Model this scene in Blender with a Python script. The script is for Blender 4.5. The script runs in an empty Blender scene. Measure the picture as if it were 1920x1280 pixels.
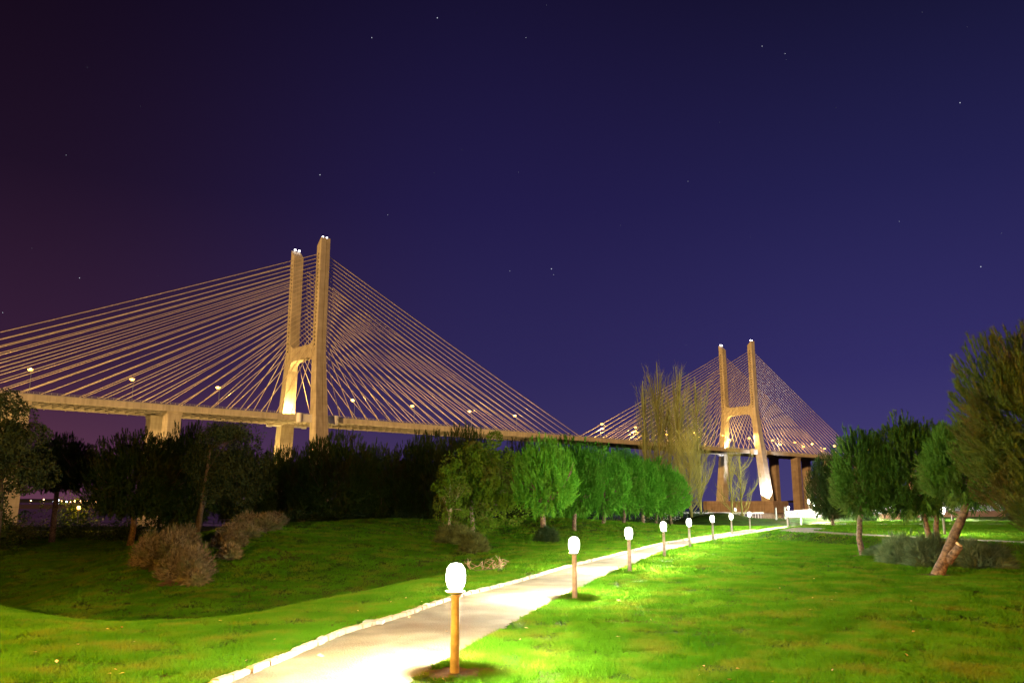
import bpy, math
import numpy as np
from mathutils import Vector
R = np.random.RandomState
SC = bpy.context.scene
COL = SC.collection
LAMPW = 5700.
DECKW = 30000.

# ------------------------------------------------------------------ camera model
FOC = 1522.5
TH = math.atan(300 / FOC); CT, ST = math.cos(TH), math.sin(TH)
CAMZ = 2.2
def at(px, py, Y):
    """point seen at photo pixel (px,py) at distance Y ahead"""
    x = (px - 960) / FOC; y = (640 - py) / FOC
    dy = CT - y * ST; dz = ST + y * CT; t = Y / dy
    return Vector((x * t, Y, CAMZ + dz * t))
def atx(px, Y): return at(px, 940, Y).x

# ------------------------------------------------------------------ mesh helpers
class MB:
    def __init__(s): s.v = []; s.f = {3: [], 4: []}; s.n = 0; s.poly = []; s.mi = {3: [], 4: []}
    def add(s, v, f, m=0):
        v = np.asarray(v, float).reshape(-1, 3); f = np.asarray(f, int)
        s.v.append(v); s.f[f.shape[1]].append(f + s.n); s.mi[f.shape[1]].append(np.full(len(f), m)); s.n += len(v)
    def box(s, c, d, ax=None, m=0):
        c = np.asarray(c, float); hx, hy, hz = np.asarray(d, float) / 2
        P = np.array([(x, y, z) for z in (-hz, hz) for y in (-hy, hy) for x in (-hx, hx)])
        if ax is not None: P = P @ np.asarray(ax, float)
        s.add(P + c, [(0, 2, 3, 1), (4, 5, 7, 6), (0, 1, 5, 4), (2, 6, 7, 3), (0, 4, 6, 2), (1, 3, 7, 5)], m)
    def tube(s, pts, rad, k=6, cap=True, m=0):
        pts = np.asarray(pts, float); n = len(pts); rad = np.broadcast_to(np.asarray(rad, float), (n,))
        tg = np.gradient(pts, axis=0); tg /= np.linalg.norm(tg, axis=1)[:, None] + 1e-12
        ref = np.array([0, 0, 1.]) if abs(tg[0, 2]) < .9 else np.array([1., 0, 0])
        V = []
        for i in range(n):
            u = np.cross(ref, tg[i]); u /= np.linalg.norm(u) + 1e-12; w = np.cross(tg[i], u)
            a = np.arange(k) * 2 * math.pi / k
            V.append(pts[i] + rad[i] * (np.cos(a)[:, None] * u + np.sin(a)[:, None] * w))
        F = []
        for i in range(n - 1):
            for j in range(k):
                F.append((i * k + j, i * k + (j + 1) % k, (i + 1) * k + (j + 1) % k, (i + 1) * k + j))
        V = np.concatenate(V)
        s.add(V, F, m)
        if cap:
            b = s.n
            for i0 in (0, (n - 1) * k):
                s.add(np.concatenate([V[i0:i0 + k], V[i0:i0 + k].mean(0)[None]]), [(j, (j + 1) % k, k) for j in range(k)], m)
    def lathe(s, c, prof, k=16, m=0):
        c = np.asarray(c, float); a = np.arange(k) * 2 * math.pi / k; V = []
        for r, z in prof: V.append(np.stack([c[0] + r * np.cos(a), c[1] + r * np.sin(a), np.full(k, c[2] + z)], 1))
        F = [(i * k + j, i * k + (j + 1) % k, (i + 1) * k + (j + 1) % k, (i + 1) * k + j) for i in range(len(prof) - 1) for j in range(k)]
        s.add(np.concatenate(V), F, m)
    def mesh(s, name, mats, smooth=False):
        me = bpy.data.meshes.new(name)
        V = np.concatenate(s.v); nv = len(V)
        t = np.concatenate(s.f[3]) if s.f[3] else np.zeros((0, 3), int)
        q = np.concatenate(s.f[4]) if s.f[4] else np.zeros((0, 4), int)
        mi = np.concatenate([np.concatenate(s.mi[k]) for k in (3, 4) if s.mi[k]])
        me.vertices.add(nv); me.vertices.foreach_set('co', V.astype(np.float32).ravel())
        nl = len(t) * 3 + len(q) * 4
        me.loops.add(nl); me.loops.foreach_set('vertex_index', np.concatenate([t.ravel(), q.ravel()]).astype(np.int32))
        me.polygons.add(len(t) + len(q))
        ls = np.concatenate([np.arange(len(t)) * 3, len(t) * 3 + np.arange(len(q)) * 4]).astype(np.int32)
        me.polygons.foreach_set('loop_start', ls)
        me.polygons.foreach_set('material_index', mi.astype(np.int32))
        me.polygons.foreach_set('use_smooth', np.full(len(ls), bool(smooth)))
        for m in (mats if isinstance(mats, (list, tuple)) else [mats]): me.materials.append(m)
        me.update(calc_edges=True)
        return me
    def build(s, name, mats, parent=None, loc=None, smooth=False):
        return link(name, s.mesh(name, mats, smooth), parent, loc)
def link(name, data, parent=None, loc=None):
    o = bpy.data.objects.new(name, data); COL.objects.link(o)
    if parent: o.parent = parent
    if loc is not None: o.location = loc
    return o
def bulb(name, energy, col, r, parent, loc):
    key = ('bulb', name, energy)
    if key not in BULBS:
        l = bpy.data.lights.new(name, 'POINT'); l.energy = energy; l.color = col; l.shadow_soft_size = r; BULBS[key] = l
    return link(name, BULBS[key], parent, loc)
BULBS = {}
def tag(o, label, cat, group=None):
    o['label'] = label; o['category'] = cat
    if group: o['group'] = group
    return o
def empty(name, loc, label, cat, group=None):
    o = link(name, None, None, loc); o.empty_display_size = .2
    return tag(o, label, cat, group)
def structure(o, kind='structure'): o['kind'] = kind; return o

# ------------------------------------------------------------------ materials
def nodes(name):
    m = bpy.data.materials.new(name); m.use_nodes = True
    nt = m.node_tree; return m, nt, nt.nodes['Principled BSDF']
def noise_col(nt, c1, c2, scale, detail=6, lo=.35, hi=.65, coord='Object', c3=None, s3=1., vec=None):
    N, L = nt.nodes, nt.links
    if vec is None:
        tc = N.new('ShaderNodeTexCoord'); vec = tc.outputs[coord]
    nz = N.new('ShaderNodeTexNoise'); nz.inputs['Scale'].default_value = scale; nz.inputs['Detail'].default_value = detail
    L.new(vec, nz.inputs['Vector'])
    cr = N.new('ShaderNodeValToRGB'); cr.color_ramp.elements[0].position = lo; cr.color_ramp.elements[1].position = hi
    cr.color_ramp.elements[0].color = (*c1, 1); cr.color_ramp.elements[1].color = (*c2, 1)
    L.new(nz.outputs['Fac'], cr.inputs['Fac'])
    out = cr.outputs['Color']
    if c3 is not None:
        n3 = N.new('ShaderNodeTexNoise'); n3.inputs['Scale'].default_value = s3; n3.inputs['Detail'].default_value = 4
        L.new(vec, n3.inputs['Vector'])
        r3 = N.new('ShaderNodeValToRGB'); r3.color_ramp.elements[0].position = .48; r3.color_ramp.elements[1].position = .68
        L.new(n3.outputs['Fac'], r3.inputs['Fac'])
        mx = N.new('ShaderNodeMixRGB'); L.new(r3.outputs['Color'], mx.inputs['Fac']); L.new(out, mx.inputs['Color1']); mx.inputs['Color2'].default_value = (*c3, 1)
        out = mx.outputs['Color']
    return out, nz, vec
def mat(name, c1, c2=None, scale=3., rough=.85, bump=0., bscale=None, coord='Object', c3=None, s3=.5, metal=0., spec=.2, lo=.35, hi=.65):
    m, nt, b = nodes(name)
    col, nz, vec = noise_col(nt, c1, c2 or c1, scale, coord=coord, c3=c3, s3=s3, lo=lo, hi=hi)
    nt.links.new(col, b.inputs['Base Color'])
    b.inputs['Roughness'].default_value = rough; b.inputs['Metallic'].default_value = metal
    b.inputs['Specular IOR Level'].default_value = spec
    if bump:
        n2 = nt.nodes.new('ShaderNodeTexNoise'); n2.inputs['Scale'].default_value = bscale or scale * 4; n2.inputs['Detail'].default_value = 8
        nt.links.new(vec, n2.inputs['Vector'])
        bp = nt.nodes.new('ShaderNodeBump'); bp.inputs['Strength'].default_value = 1.; bp.inputs['Distance'].default_value = bump
        nt.links.new(n2.outputs['Fac'], bp.inputs['Height']); nt.links.new(bp.outputs['Normal'], b.inputs['Normal'])
    return m
def leafmat(name, c1, c2, scale=1.5, trans=.35, c3=None, s3=.3, coord='Object'):
    m = bpy.data.materials.new(name); m.use_nodes = True; nt = m.node_tree; N, L = nt.nodes, nt.links
    for n in list(N): N.remove(n)
    out = N.new('ShaderNodeOutputMaterial')
    col, _, _ = noise_col(nt, c1, c2, scale, c3=c3, s3=s3, coord=coord)
    oi = N.new('ShaderNodeObjectInfo'); rm = N.new('ShaderNodeMapRange'); rm.inputs['To Min'].default_value = .72; rm.inputs['To Max'].default_value = 1.28; L.new(oi.outputs['Random'], rm.inputs['Value'])
    vm = N.new('ShaderNodeVectorMath'); vm.operation = 'SCALE'; L.new(col, vm.inputs[0]); L.new(rm.outputs[0], vm.inputs['Scale']); col = vm.outputs[0]
    d = N.new('ShaderNodeBsdfDiffuse'); t = N.new('ShaderNodeBsdfTranslucent'); mx = N.new('ShaderNodeMixShader')
    L.new(col, d.inputs['Color']); L.new(col, t.inputs['Color']); mx.inputs[0].default_value = trans
    L.new(d.outputs[0], mx.inputs[1]); L.new(t.outputs[0], mx.inputs[2]); L.new(mx.outputs[0], out.inputs['Surface'])
    return m
def glow(name, col, strength):
    m = bpy.data.materials.new(name); m.use_nodes = True; nt = m.node_tree
    for n in list(nt.nodes): nt.nodes.remove(n)
    o = nt.nodes.new('ShaderNodeOutputMaterial'); e = nt.nodes.new('ShaderNodeEmission')
    e.inputs['Color'].default_value = (*col, 1); e.inputs['Strength'].default_value = strength
    nt.links.new(e.outputs[0], o.inputs['Surface']); return m
def concrete(name, c1, c2, pour=3.2):
    """board-poured concrete with faint horizontal lift joints and streaks"""
    m, nt, b = nodes(name); N, L = nt.nodes, nt.links
    col, nz, vec = noise_col(nt, c1, c2, .22, detail=8)
    sx = N.new('ShaderNodeSeparateXYZ'); L.new(vec, sx.inputs[0])
    md = N.new('ShaderNodeMath'); md.operation = 'MODULO'; md.inputs[1].default_value = pour; L.new(sx.outputs['Z'], md.inputs[0])
    ab = N.new('ShaderNodeMath'); ab.operation = 'ABSOLUTE'; L.new(md.outputs[0], ab.inputs[0])
    lt = N.new('ShaderNodeMath'); lt.operation = 'LESS_THAN'; lt.inputs[1].default_value = .16; L.new(ab.outputs[0], lt.inputs[0])
    sc = N.new('ShaderNodeMath'); sc.operation = 'MULTIPLY'; sc.inputs[1].default_value = .35; L.new(lt.outputs[0], sc.inputs[0])
    mp = N.new('ShaderNodeMapping'); mp.inputs['Scale'].default_value = (1, 1, .06); L.new(vec, mp.inputs[0])
    n2 = N.new('ShaderNodeTexNoise'); n2.inputs['Scale'].default_value = .9; n2.inputs['Detail'].default_value = 6; L.new(mp.outputs[0], n2.inputs['Vector'])
    r2 = N.new('ShaderNodeValToRGB'); r2.color_ramp.elements[0].color = (.80, .79, .77, 1); r2.color_ramp.elements[1].color = (1, 1, 1, 1)
    r2.color_ramp.elements[0].position = .35; r2.color_ramp.elements[1].position = .6; L.new(n2.outputs['Fac'], r2.inputs['Fac'])
    m1 = N.new('ShaderNodeMixRGB'); m1.blend_type = 'MULTIPLY'; m1.inputs[0].default_value = 1; L.new(col, m1.inputs[1]); L.new(r2.outputs[0], m1.inputs[2])
    m2 = N.new('ShaderNodeMixRGB'); m2.blend_type = 'MULTIPLY'; L.new(sc.outputs[0], m2.inputs[0]); L.new(m1.outputs[0], m2.inputs[1]); m2.inputs[2].default_value = (.5, .48, .45, 1)
    L.new(m2.outputs[0], b.inputs['Base Color']); b.inputs['Roughness'].default_value = .9; b.inputs['Specular IOR Level'].default_value = .15
    return m

def frosted(name, col, strength, thru=.75):
    m = glow(name, col, strength); nt = m.node_tree; e = nt.nodes['Emission']; o = nt.nodes['Material Output']
    t = nt.nodes.new('ShaderNodeBsdfTransparent'); t.inputs['Color'].default_value = (thru, thru, thru, 1); a = nt.nodes.new('ShaderNodeAddShader')
    nt.links.new(e.outputs[0], a.inputs[0]); nt.links.new(t.outputs[0], a.inputs[1]); nt.links.new(a.outputs[0], o.inputs['Surface']); return m
M = dict(
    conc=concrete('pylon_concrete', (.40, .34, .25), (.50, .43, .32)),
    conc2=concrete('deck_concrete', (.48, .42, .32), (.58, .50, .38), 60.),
    conc3=concrete('pier_concrete_dim', (.24, .18, .145), (.32, .25, .20)),  # pile caps and right-hand piers; their dim light is put into the colour
    conc_white=mat('painted_fairing', (.62, .6, .58), (.7, .68, .66), .6),
    steel_dark=mat('soffit_steel', (.28, .25, .21), (.38, .34, .28), .5, metal=.0),
    pocket=mat('recess_shade', (.03, .025, .02)),
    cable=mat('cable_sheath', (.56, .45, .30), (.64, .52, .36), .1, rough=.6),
    rail=mat('painted_rail', (.35, .33, .3), (.42, .4, .36), 1.),
    asphalt=mat('asphalt', (.05, .05, .05), (.07, .07, .065), 1.),
    post=mat('bollard_wood', (.20, .165, .14), (.31, .26, .22), 9., rough=.6, bump=.004, spec=.3),
    metal=mat('grey_metal', (.16, .17, .16), (.24, .25, .24), 4., rough=.5, spec=.4),
    bark=mat('pine_bark', (.035, .022, .014), (.16, .105, .065), 9., bump=.03, bscale=14.),
    bark_dark=mat('dim_bark', (.035, .025, .017), (.08, .06, .04), 7., bump=.03, bscale=14.),  # darker bark for the left trees; their weak light is put into colour
    bark2=mat('smooth_bark', (.14, .11, .07), (.34, .29, .21), 5., bump=.015, bscale=16.),
    cutwood=mat('cut_wood', (.55, .36, .18), (.65, .45, .25), 12.),
    needle=leafmat('pine_needles', (.026, .070, .008), (.055, .125, .016), 1.6, .3, c3=(.07, .10, .02), s3=.7),
    needle_warm=leafmat('pine_needles_warm_lit', (.028, .055, .010), (.060, .085, .016), 1.6, .2, c3=(.06, .05, .016), s3=1.2),  # orange lamplight on the edge pine is mixed into this needle colour
    leaf=leafmat('olive_leaves', (.07, .16, .010), (.14, .25, .02), 1.2, .4, c3=(.12, .13, .03), s3=.8),
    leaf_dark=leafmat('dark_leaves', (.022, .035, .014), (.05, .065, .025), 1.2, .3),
    poplar=leafmat('poplar_twigs', (.11, .105, .03), (.19, .18, .05), .6, .0),
    lavender=leafmat('lavender_stems', (.05, .038, .020), (.20, .16, .09), 7., .2, c3=(.10, .11, .045), s3=1.4),
    rosemary=leafmat('rosemary_stems', (.055, .095, .04), (.11, .15, .075), 3., .2),
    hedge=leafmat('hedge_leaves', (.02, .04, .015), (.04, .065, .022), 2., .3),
    shrubbrown=leafmat('dry_shrub', (.05, .06, .018), (.13, .15, .04), 3., .2),
    twig=mat('bleached_wood', (.16, .115, .065), (.28, .21, .13), 8.),
    soil=mat('bare_soil', (.07, .04, .022), (.14, .085, .045), 5., bump=.03),
    kerb=mat('kerb_limestone', (.2, .165, .11), (.32, .27, .19), 6., bump=.01, bscale=25.),
    brick=mat('reddish_wall', (.22, .11, .07), (.3, .16, .1), 1.),
    lamp=frosted('lamp_glass_lit', (1., .97, .80), 5.),
    lampfar=glow('lamp_glass_far', (1., .96, .84), 900.),
    sodium=frosted('sodium_lens_lit', (1., .48, .07), 6.),
    town=glow('town_light', (1., .55, .2), 14.), townw=glow('town_light_white', (.8, .9, 1.), 20.),
    beacon=glow('beacon_lit', (1., .95, 1.), 8.),
    star=glow('starlight', (.8, .85, 1.), .8),
)

# ------------------------------------------------------------------ terrain
PL = np.array([(-5.7, 0), (-3.5, 10.67), (-3.19, 12.23), (-2.87, 14.35), (-2.09, 16.62), (-1.25, 19.76), (0, 22.88), (1.79, 28.27), (4.48, 35.23), (7.85, 43.93), (10.89, 50.14), (17.94, 63.7), (23.2, 73), (29, 80), (40, 84)])
PR = np.array([(-3.3, 0), (-1.29, 10.67), (-.79, 12.64), (0, 15.56), (1.28, 20.32), (3.5, 27.62), (6.61, 37.06), (9.53, 43.93), (12.4, 50.14), (19.6, 63.7), (25.2, 71.6), (30.5, 77.8), (41, 81.2)])
def xL(y): return np.interp(y, PL[:, 1], PL[:, 0])
def xR(y): return np.interp(y, PR[:, 1], PR[:, 0])
CP = np.array([(36, 12), (31, 20), (27, 27), (22.0, 36.05), (19.4, 41), (16.6, 48.5), (16.2, 51.5), (19, 57), (24, 66), (30, 74), (46, 80)])
def xC(y): return np.interp(y, CP[:, 1], CP[:, 0])
def sm(t): t = np.clip(t, 0, 1); return t * t * (3 - 2 * t)
CREST = [(-10.3, 31, .25, 3.2), (-12.5, 38, .50, 4.2), (-14, 46, .75, 5), (-13, 54, .85, 5.5), (-9, 61, .95, 6.), (-3, 63, .95, 6), (2.5, 64, .95, 6), (7, 69, .6, 5)]
def wob(x, y):
    return .5 * np.sin(x * .9 + 1.3 * np.sin(y * .45)) * np.cos(y * .7 + .6) + .3 * np.sin(x * 2.1 + y * 1.3) * np.cos(y * 1.9 - x * .7) + .2 * np.sin(x * 4.3 - y * 3.1)
def ground(x, y):
    x = np.asarray(x, float); y = np.asarray(y, float)
    dl = xL(y) - x; dr = x - xR(y)
    offp = sm(np.maximum(dl, dr) / 1.6)
    z = .035 * wob(x, y) * offp
    # hollow on the left, beyond a grassy shelf
    e = .63 * x + .78 * y - 6.4
    hol = sm(e / 5.5) * sm((dl - 2.) / 7.5) * (1 - sm((y - 29) / 16.))
    z = z - 1.4 * hol
    b = np.zeros_like(z)
    for cx, cy, h, s in CREST:
        b = np.maximum(b, h * np.exp(-((x - cx) ** 2 + (y - cy) ** 2) / (2 * s * s)))
    z = z + b * sm((dl - .5) / 4.)
    z = z - .8 * sm((-x - 15.5) / 6.) * sm((y - 18) / 8)
    # raised bank carrying the cross path on the right
    p = x - xC(y)
    z = z + .42 * sm((p + 1.6) / 1.7) * sm((y - 8) / 5)
    for cx, cy, h, s in ((29.0, 84, .55, 2.6), (36, 90, .6, 5), (21.5, 86, 1.1, 2.4)):
        z = z + h * np.exp(-((x - cx) ** 2 + (y - cy) ** 2) / (2 * s * s))
    ys = 104 + 10 * sm((x + 10) / 60)
    z = z - 12. * sm((y - ys) / 22.)
    return z
def gz(x, y): return float(ground(x, y))

def axis(parts):
    out = []
    for a, b, st in parts: out += list(np.arange(a, b, st))
    out.append(parts[-1][1]); return np.array(out)
GX = axis([(-9000, -1500, 1500), (-1500, -200, 260), (-200, -50, 10), (-50, -18, .8), (-18, 26, .3), (26, 60, .8), (60, 200, 10), (200, 1500, 260), (1500, 9000, 1500)])
GY = axis([(-3000, -200, 400), (-200, -30, 17), (-30, 6, 1.5), (6, 36, .3), (36, 72, .45), (72, 130, 1.2), (130, 400, 30), (400, 2000, 200), (2000, 14000, 1500)])
def grass_material():
    m, nt, b = nodes('lawn_soil'); N, L = nt.nodes, nt.links
    col, nz, vec = noise_col(nt, (.018, .045, .003), (.036, .085, .006), 1.3, detail=10, c3=(.05, .05, .010), s3=.35)
    # bare brown strip where the shrubs stand
    L.new(col, b.inputs['Base Color']); b.inputs['Roughness'].default_value = .95; b.inputs['Specular IOR Level'].default_value = .05
    n2 = N.new('ShaderNodeTexNoise'); n2.inputs['Scale'].default_value = 5.; n2.inputs['Detail'].default_value = 12; n2.inputs['Roughness'].default_value = .75
    L.new(vec, n2.inputs['Vector'])
    bp = N.new('ShaderNodeBump'); bp.inputs['Distance'].default_value = .16; L.new(n2.outputs['Fac'], bp.inputs['Height']); L.new(bp.outputs['Normal'], b.inputs['Normal'])
    return m
M['lawn'] = grass_material()
def terrain():
    X, Y = np.meshgrid(GX, GY); Z = ground(X, Y)
    V = np.stack([X, Y, Z], -1).reshape(-1, 3); nx, ny = len(GX), len(GY)
    i = np.arange(nx - 1); j = np.arange(ny - 1); I, J = np.meshgrid(i, j)
    a = (J * nx + I).ravel()
    mb = MB(); mb.add(V, np.stack([a, a + 1, a + nx + 1, a + nx], 1))
    structure(mb.build('ground', M['lawn'], smooth=True))
terrain()

def ribbon(name, Lp, Rp, ys, m, lift=.012, jag=0., seed=0):
    rs = R(seed); mb = MB(); V = []
    for y in ys:
        a, b = Lp(y), Rp(y)
        a += jag * (rs.rand() - .5) * .3; b += jag * (rs.rand() - .5)
        for t in np.linspace(0, 1, 7):
            x = a + (b - a) * t; V.append((x, y, gz(x, y) + lift + (.02 * math.sin(math.pi * t))))
    n = len(ys); F = [(i * 7 + k, i * 7 + k + 1, (i + 1) * 7 + k + 1, (i + 1) * 7 + k) for i in range(n - 1) for k in range(6)]
    mb.add(V, F); return structure(mb.build(name, m, smooth=True))
M['path'] = mat('sandy_path', (.115, .092, .052), (.20, .165, .10), 1.1, rough=.95, bump=.02, bscale=30., c3=(.12, .085, .04), s3=.45)
ribbon('path', xL, xR, np.arange(-4, 84, .18), M['path'], jag=.16, seed=3)
# cross path on the bank (runs along its crest)
ribbon('cross_path', lambda y: xC(y) + .25, lambda y: xC(y) + 1.9 + .05 * abs(y - 40), np.arange(10, 57, .25), M['path'], lift=.02, jag=.15, seed=4)
def back_path():
    mb = MB(); xs = np.arange(24.5, 62, .6); V = []
    for x in xs:
        yc = 66.5 + (x - 24) * .03
        for t in (-1, 0, 1): V.append((x, yc + t * .9, gz(x, yc + t * .9) + .03))
    F = [(i * 3 + k, (i + 1) * 3 + k, (i + 1) * 3 + k + 1, i * 3 + k + 1) for i in range(len(xs) - 1) for k in range(2)]
    mb.add(V, F); structure(mb.build('back_path', M['path'], smooth=True))
back_path()

# kerb of rough limestone blocks down the left edge of the path
def kerb():
    rs = R(5); mb = MB(); y = 6.; 
    while y < 66:
        ln = rs.uniform(.10, .34); x0, x1 = float(xL(y)), float(xL(y + ln)); d = np.array([x1 - x0, ln, 0]); d /= np.linalg.norm(d)
        a = rs.uniform(-.05, .05); d = np.array([d[0] * math.cos(a) - d[1] * math.sin(a), d[0] * math.sin(a) + d[1] * math.cos(a), 0])
        p = np.array([-d[1], d[0], 0]); c = np.array([(x0 + x1) / 2 - .03, y + ln / 2, gz(x0, y) + .035 + rs.uniform(-.012, .012)])
        c = c + p * rs.uniform(-.015, .02)
        w, h = rs.uniform(.09, .13), .10; L2 = (ln - .012) / 2
        P = []
        for zz, sh in ((-h / 2, 0), (h / 2 - .02, 0), (h / 2, .018)):
            for sx, sy in ((-1, -1), (1, -1), (1, 1), (-1, 1)):
                P.append(c + d * sx * (L2 - sh + rs.uniform(-.004, .004)) + p * sy * (w / 2 - sh + rs.uniform(-.006, .006)) + np.array([0, 0, zz]))
        F = []
        for k in (0, 4):
            for j in range(4): F.append((k + j, k + (j + 1) % 4, k + 4 + (j + 1) % 4, k + 4 + j))
        F.append((8, 9, 10, 11)); mb.add(P, F)
        y += ln
    tag(mb.build('kerb', M['kerb']), 'uneven pale stone kerb along the left edge of the sandy path', 'kerb')
kerb()

# ------------------------------------------------------------------ grass
def vnoise(x, y, f, seed=0):
    x = x * f; y = y * f; xi = np.floor(x).astype(int); yi = np.floor(y).astype(int); u = sm(x - xi); v = sm(y - yi)
    def h(a, b):
        q = np.sin(a * 127.1 + b * 311.7 + seed * 17.3) * 43758.5453; return q - np.floor(q)
    return (h(xi, yi) * (1 - u) + h(xi + 1, yi) * u) * (1 - v) + (h(xi, yi + 1) * (1 - u) + h(xi + 1, yi + 1) * u) * v
def blades(n, xr, yr, keep, h, w, seed, per=3):
    rs = R(seed); x = rs.uniform(*xr, n); y = rs.uniform(*yr, n)
    nn = .5 * vnoise(x, y, 2.2) + .3 * vnoise(x, y, 5.5, 1) + .2 * vnoise(x, y, 12, 2)
    k = keep(x, y) & (rs.rand(n) < np.clip((nn - .24) * 3.4, .16, 1)); x, y = x[k], y[k]; nn = nn[k]; n = len(x)
    z = ground(x, y)
    V = np.zeros((n, per, 3, 3)); hv = h * rs.uniform(.55, 1.25, (n, per)) * (.6 + .8 * nn)[:, None]
    a = rs.uniform(0, 2 * math.pi, (n, per)); lean = rs.uniform(.5, 1.5, (n, per)) * hv; la = rs.uniform(0, 2 * math.pi, (n, per))
    ox = rs.uniform(-1, 1, (n, per)) * w * 2.2; oy = rs.uniform(-1, 1, (n, per)) * w * 2.2
    bx = x[:, None] + ox; by = y[:, None] + oy
    V[:, :, 0, 0] = bx - np.cos(a) * w / 2; V[:, :, 0, 1] = by - np.sin(a) * w / 2
    V[:, :, 1, 0] = bx + np.cos(a) * w / 2; V[:, :, 1, 1] = by + np.sin(a) * w / 2
    V[:, :, 2, 0] = bx + np.cos(la) * lean; V[:, :, 2, 1] = by + np.sin(la) * lean
    V[:, :, 0, 2] = z[:, None] - .01; V[:, :, 1, 2] = z[:, None] - .01; V[:, :, 2, 2] = z[:, None] + hv
    return V.reshape(-1, 3)
BARE = []
def offpath(x, y):
    inp = (x > xL(y) - .06) & (x < xR(y) + .0)
    c = xC(y); onc = (x > c + .2) & (x < c + 1.9 + .05 * abs(y - 40)) & (y > 10) & (y < 57)
    bp = (x > 24.5) & (abs(y - 66.5 - (x - 24) * .03) < .9)
    ok = ~(inp | onc | bp)
    for bx, by, br in BARE: ok &= ((x - bx) ** 2 + (y - by) ** 2) > br * br * (.7 + .3 * np.sin(np.arctan2(y - by, x - bx) * 5 + bx))
    return ok
def infrus(x, y): return (np.abs(x) < y * .66 + 1.2)
M['grass'] = leafmat('grass_blades', (.036, .115, .004), (.065, .165, .007), .55, .35, c3=(.10, .13, .012), s3=1.1)

# ------------------------------------------------------------------ bridge
WZ = CAMZ - 8.86
BH = .7395; BA = np.array([math.cos(BH), math.sin(BH), 0]); BN = np.array([-math.sin(BH), math.cos(BH), 0]); BZ = np.array([0, 0, 1.])
BO = np.array([-110.6, 427.3, WZ]); AX = np.array([BA, BN, BZ])
def B(s, o, z): return BO + BA * s + BN * o + BZ * z
DT = 51.67  # deck top above water
br = empty('cable_stayed_bridge', B(0, 0, 0), 'long floodlit cable-stayed bridge crossing the whole view behind the trees', 'bridge')
inv = br
def bb(mb, name, m, parent=None, smooth=False):
    o = mb.build(name, m, None, None, smooth); p = parent or br
    o.parent = p; 
    if p is br: o.matrix_parent_inverse = ROOTINV
    return o
from mathutils import Matrix
ROOTINV = Matrix.Translation(-Vector(B(0, 0, 0)))
def deck():
    mb = MB()
    s0, s1 = -420, 900; mid = (s0 + s1) / 2; ln = s1 - s0
    mb.box(B(mid, 0, DT - .16), (ln, 28.1, .3), AX)
    for sg in (-1, 1): mb.box(B(mid, sg * 14.8, DT - 1.3), (ln, 1.4, 2.6), AX)
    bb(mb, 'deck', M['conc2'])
    mb = MB()
    for s in np.arange(s0 + 2, s1, 4.4): mb.box(B(s, 0, DT - 1.25), (.5, 28.1, 1.75), AX)
    for o in (-7, 0, 7): mb.box(B(mid, o, DT - 1.9), (ln, .5, .35), AX)
    bb(mb, 'cross_girders', M['steel_dark'])
    mb = MB()
    for o in (-9.5, 9.5): mb.box(B(mid, o, DT + .05), (ln, 9, .06), AX)
    bb(mb, 'road_surface', M['asphalt'])
    for sg in (-1, 1):
        mb = MB(); o = sg * 15.2
        mb.box(B(mid, o, DT + .2), (ln, .35, .4), AX)
        mb.box(B(mid, o, DT + 1.2), (ln, .1, .1), AX); mb.box(B(mid, o, DT + .8), (ln, .07, .07), AX)
        for s in np.arange(s0 + 1, s1, 2.2): mb.box(B(s, o, DT + .8), (.16, .16, .9), AX)
        bb(mb, 'railing', M['rail'])
        mb = MB()
        for s in np.arange(s0 + 3, s1, 8.8): mb.box(B(s, sg * 14.3, DT - 2.8), (.5, .5, .45), AX)
        o = bb(mb, 'drain_outlet', M['steel_dark']); o['kind'] = 'stuff'
deck()
LZ = [9, 46, 86, 90, 147]; LC = [22.3, 18.5, 14.75, 14.7, 14.7]; LT = [7.0, 5.85, 4.5, 4.4, 4.0]; LW = [8.6, 7.4, 5.7, 5.6, 5.6]
def legsec(z):
    return np.interp(z, LZ, LC), np.interp(z, LZ, LT), np.interp(z, LZ, LW)
NC = 24
def zanc(i): return 89 + 2.13 * i
def leg(S, sg, parent):
    mb = MB(); zs = [9, 20, 33, 46, 60, 74, 86, 90, 105, 125, 143]
    secs = []
    for z in zs + [147]:
        c, T, W = legsec(z); h = W / 2; t = T / 2; ch = .2
        # outward (+) profile in (along, across) with a narrow groove in the outer face
        P = [(-h, -t), (-h, t - ch), (-h + ch, t), (h * .14, t), (h * .14, t - .35), (h * .24, t - .35), (h * .24, t), (h - ch, t), (h, t - ch), (h, -t)]
        zz = [z] * 10
        if z == 147: zz = [143 + 4 * (q[1] + t) / T for q in P]
        secs.append([B(S + a, sg * (c + b), q) for (a, b), q in zip(P, zz)])
    k = 10; V = np.array(secs).reshape(-1, 3)
    F = [(i * k + j, i * k + (j + 1) % k, (i + 1) * k + (j + 1) % k, (i + 1) * k + j) for i in range(len(secs) - 1) for j in range(k)]
    mb.add(V, F); top = np.array(secs[-1]); cc = top.mean(0)
    mb.add(np.concatenate([top, cc[None]]), [(j, (j + 1) % k, k) for j in range(k)])
    for sx in (-1, 1):
        for i in range(NC):
            z = zanc(i); cc, T, W = legsec(z)
            mb.box(B(S + sx * (W / 2 - .18), sg * cc, z), (.42, 1.1, .8), AX, 1)  # solid dark box; its colour stands for the shade in an anchor hole
    return bb(mb, 'pylon_leg', [M['conc'], M['pocket']], parent)
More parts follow.
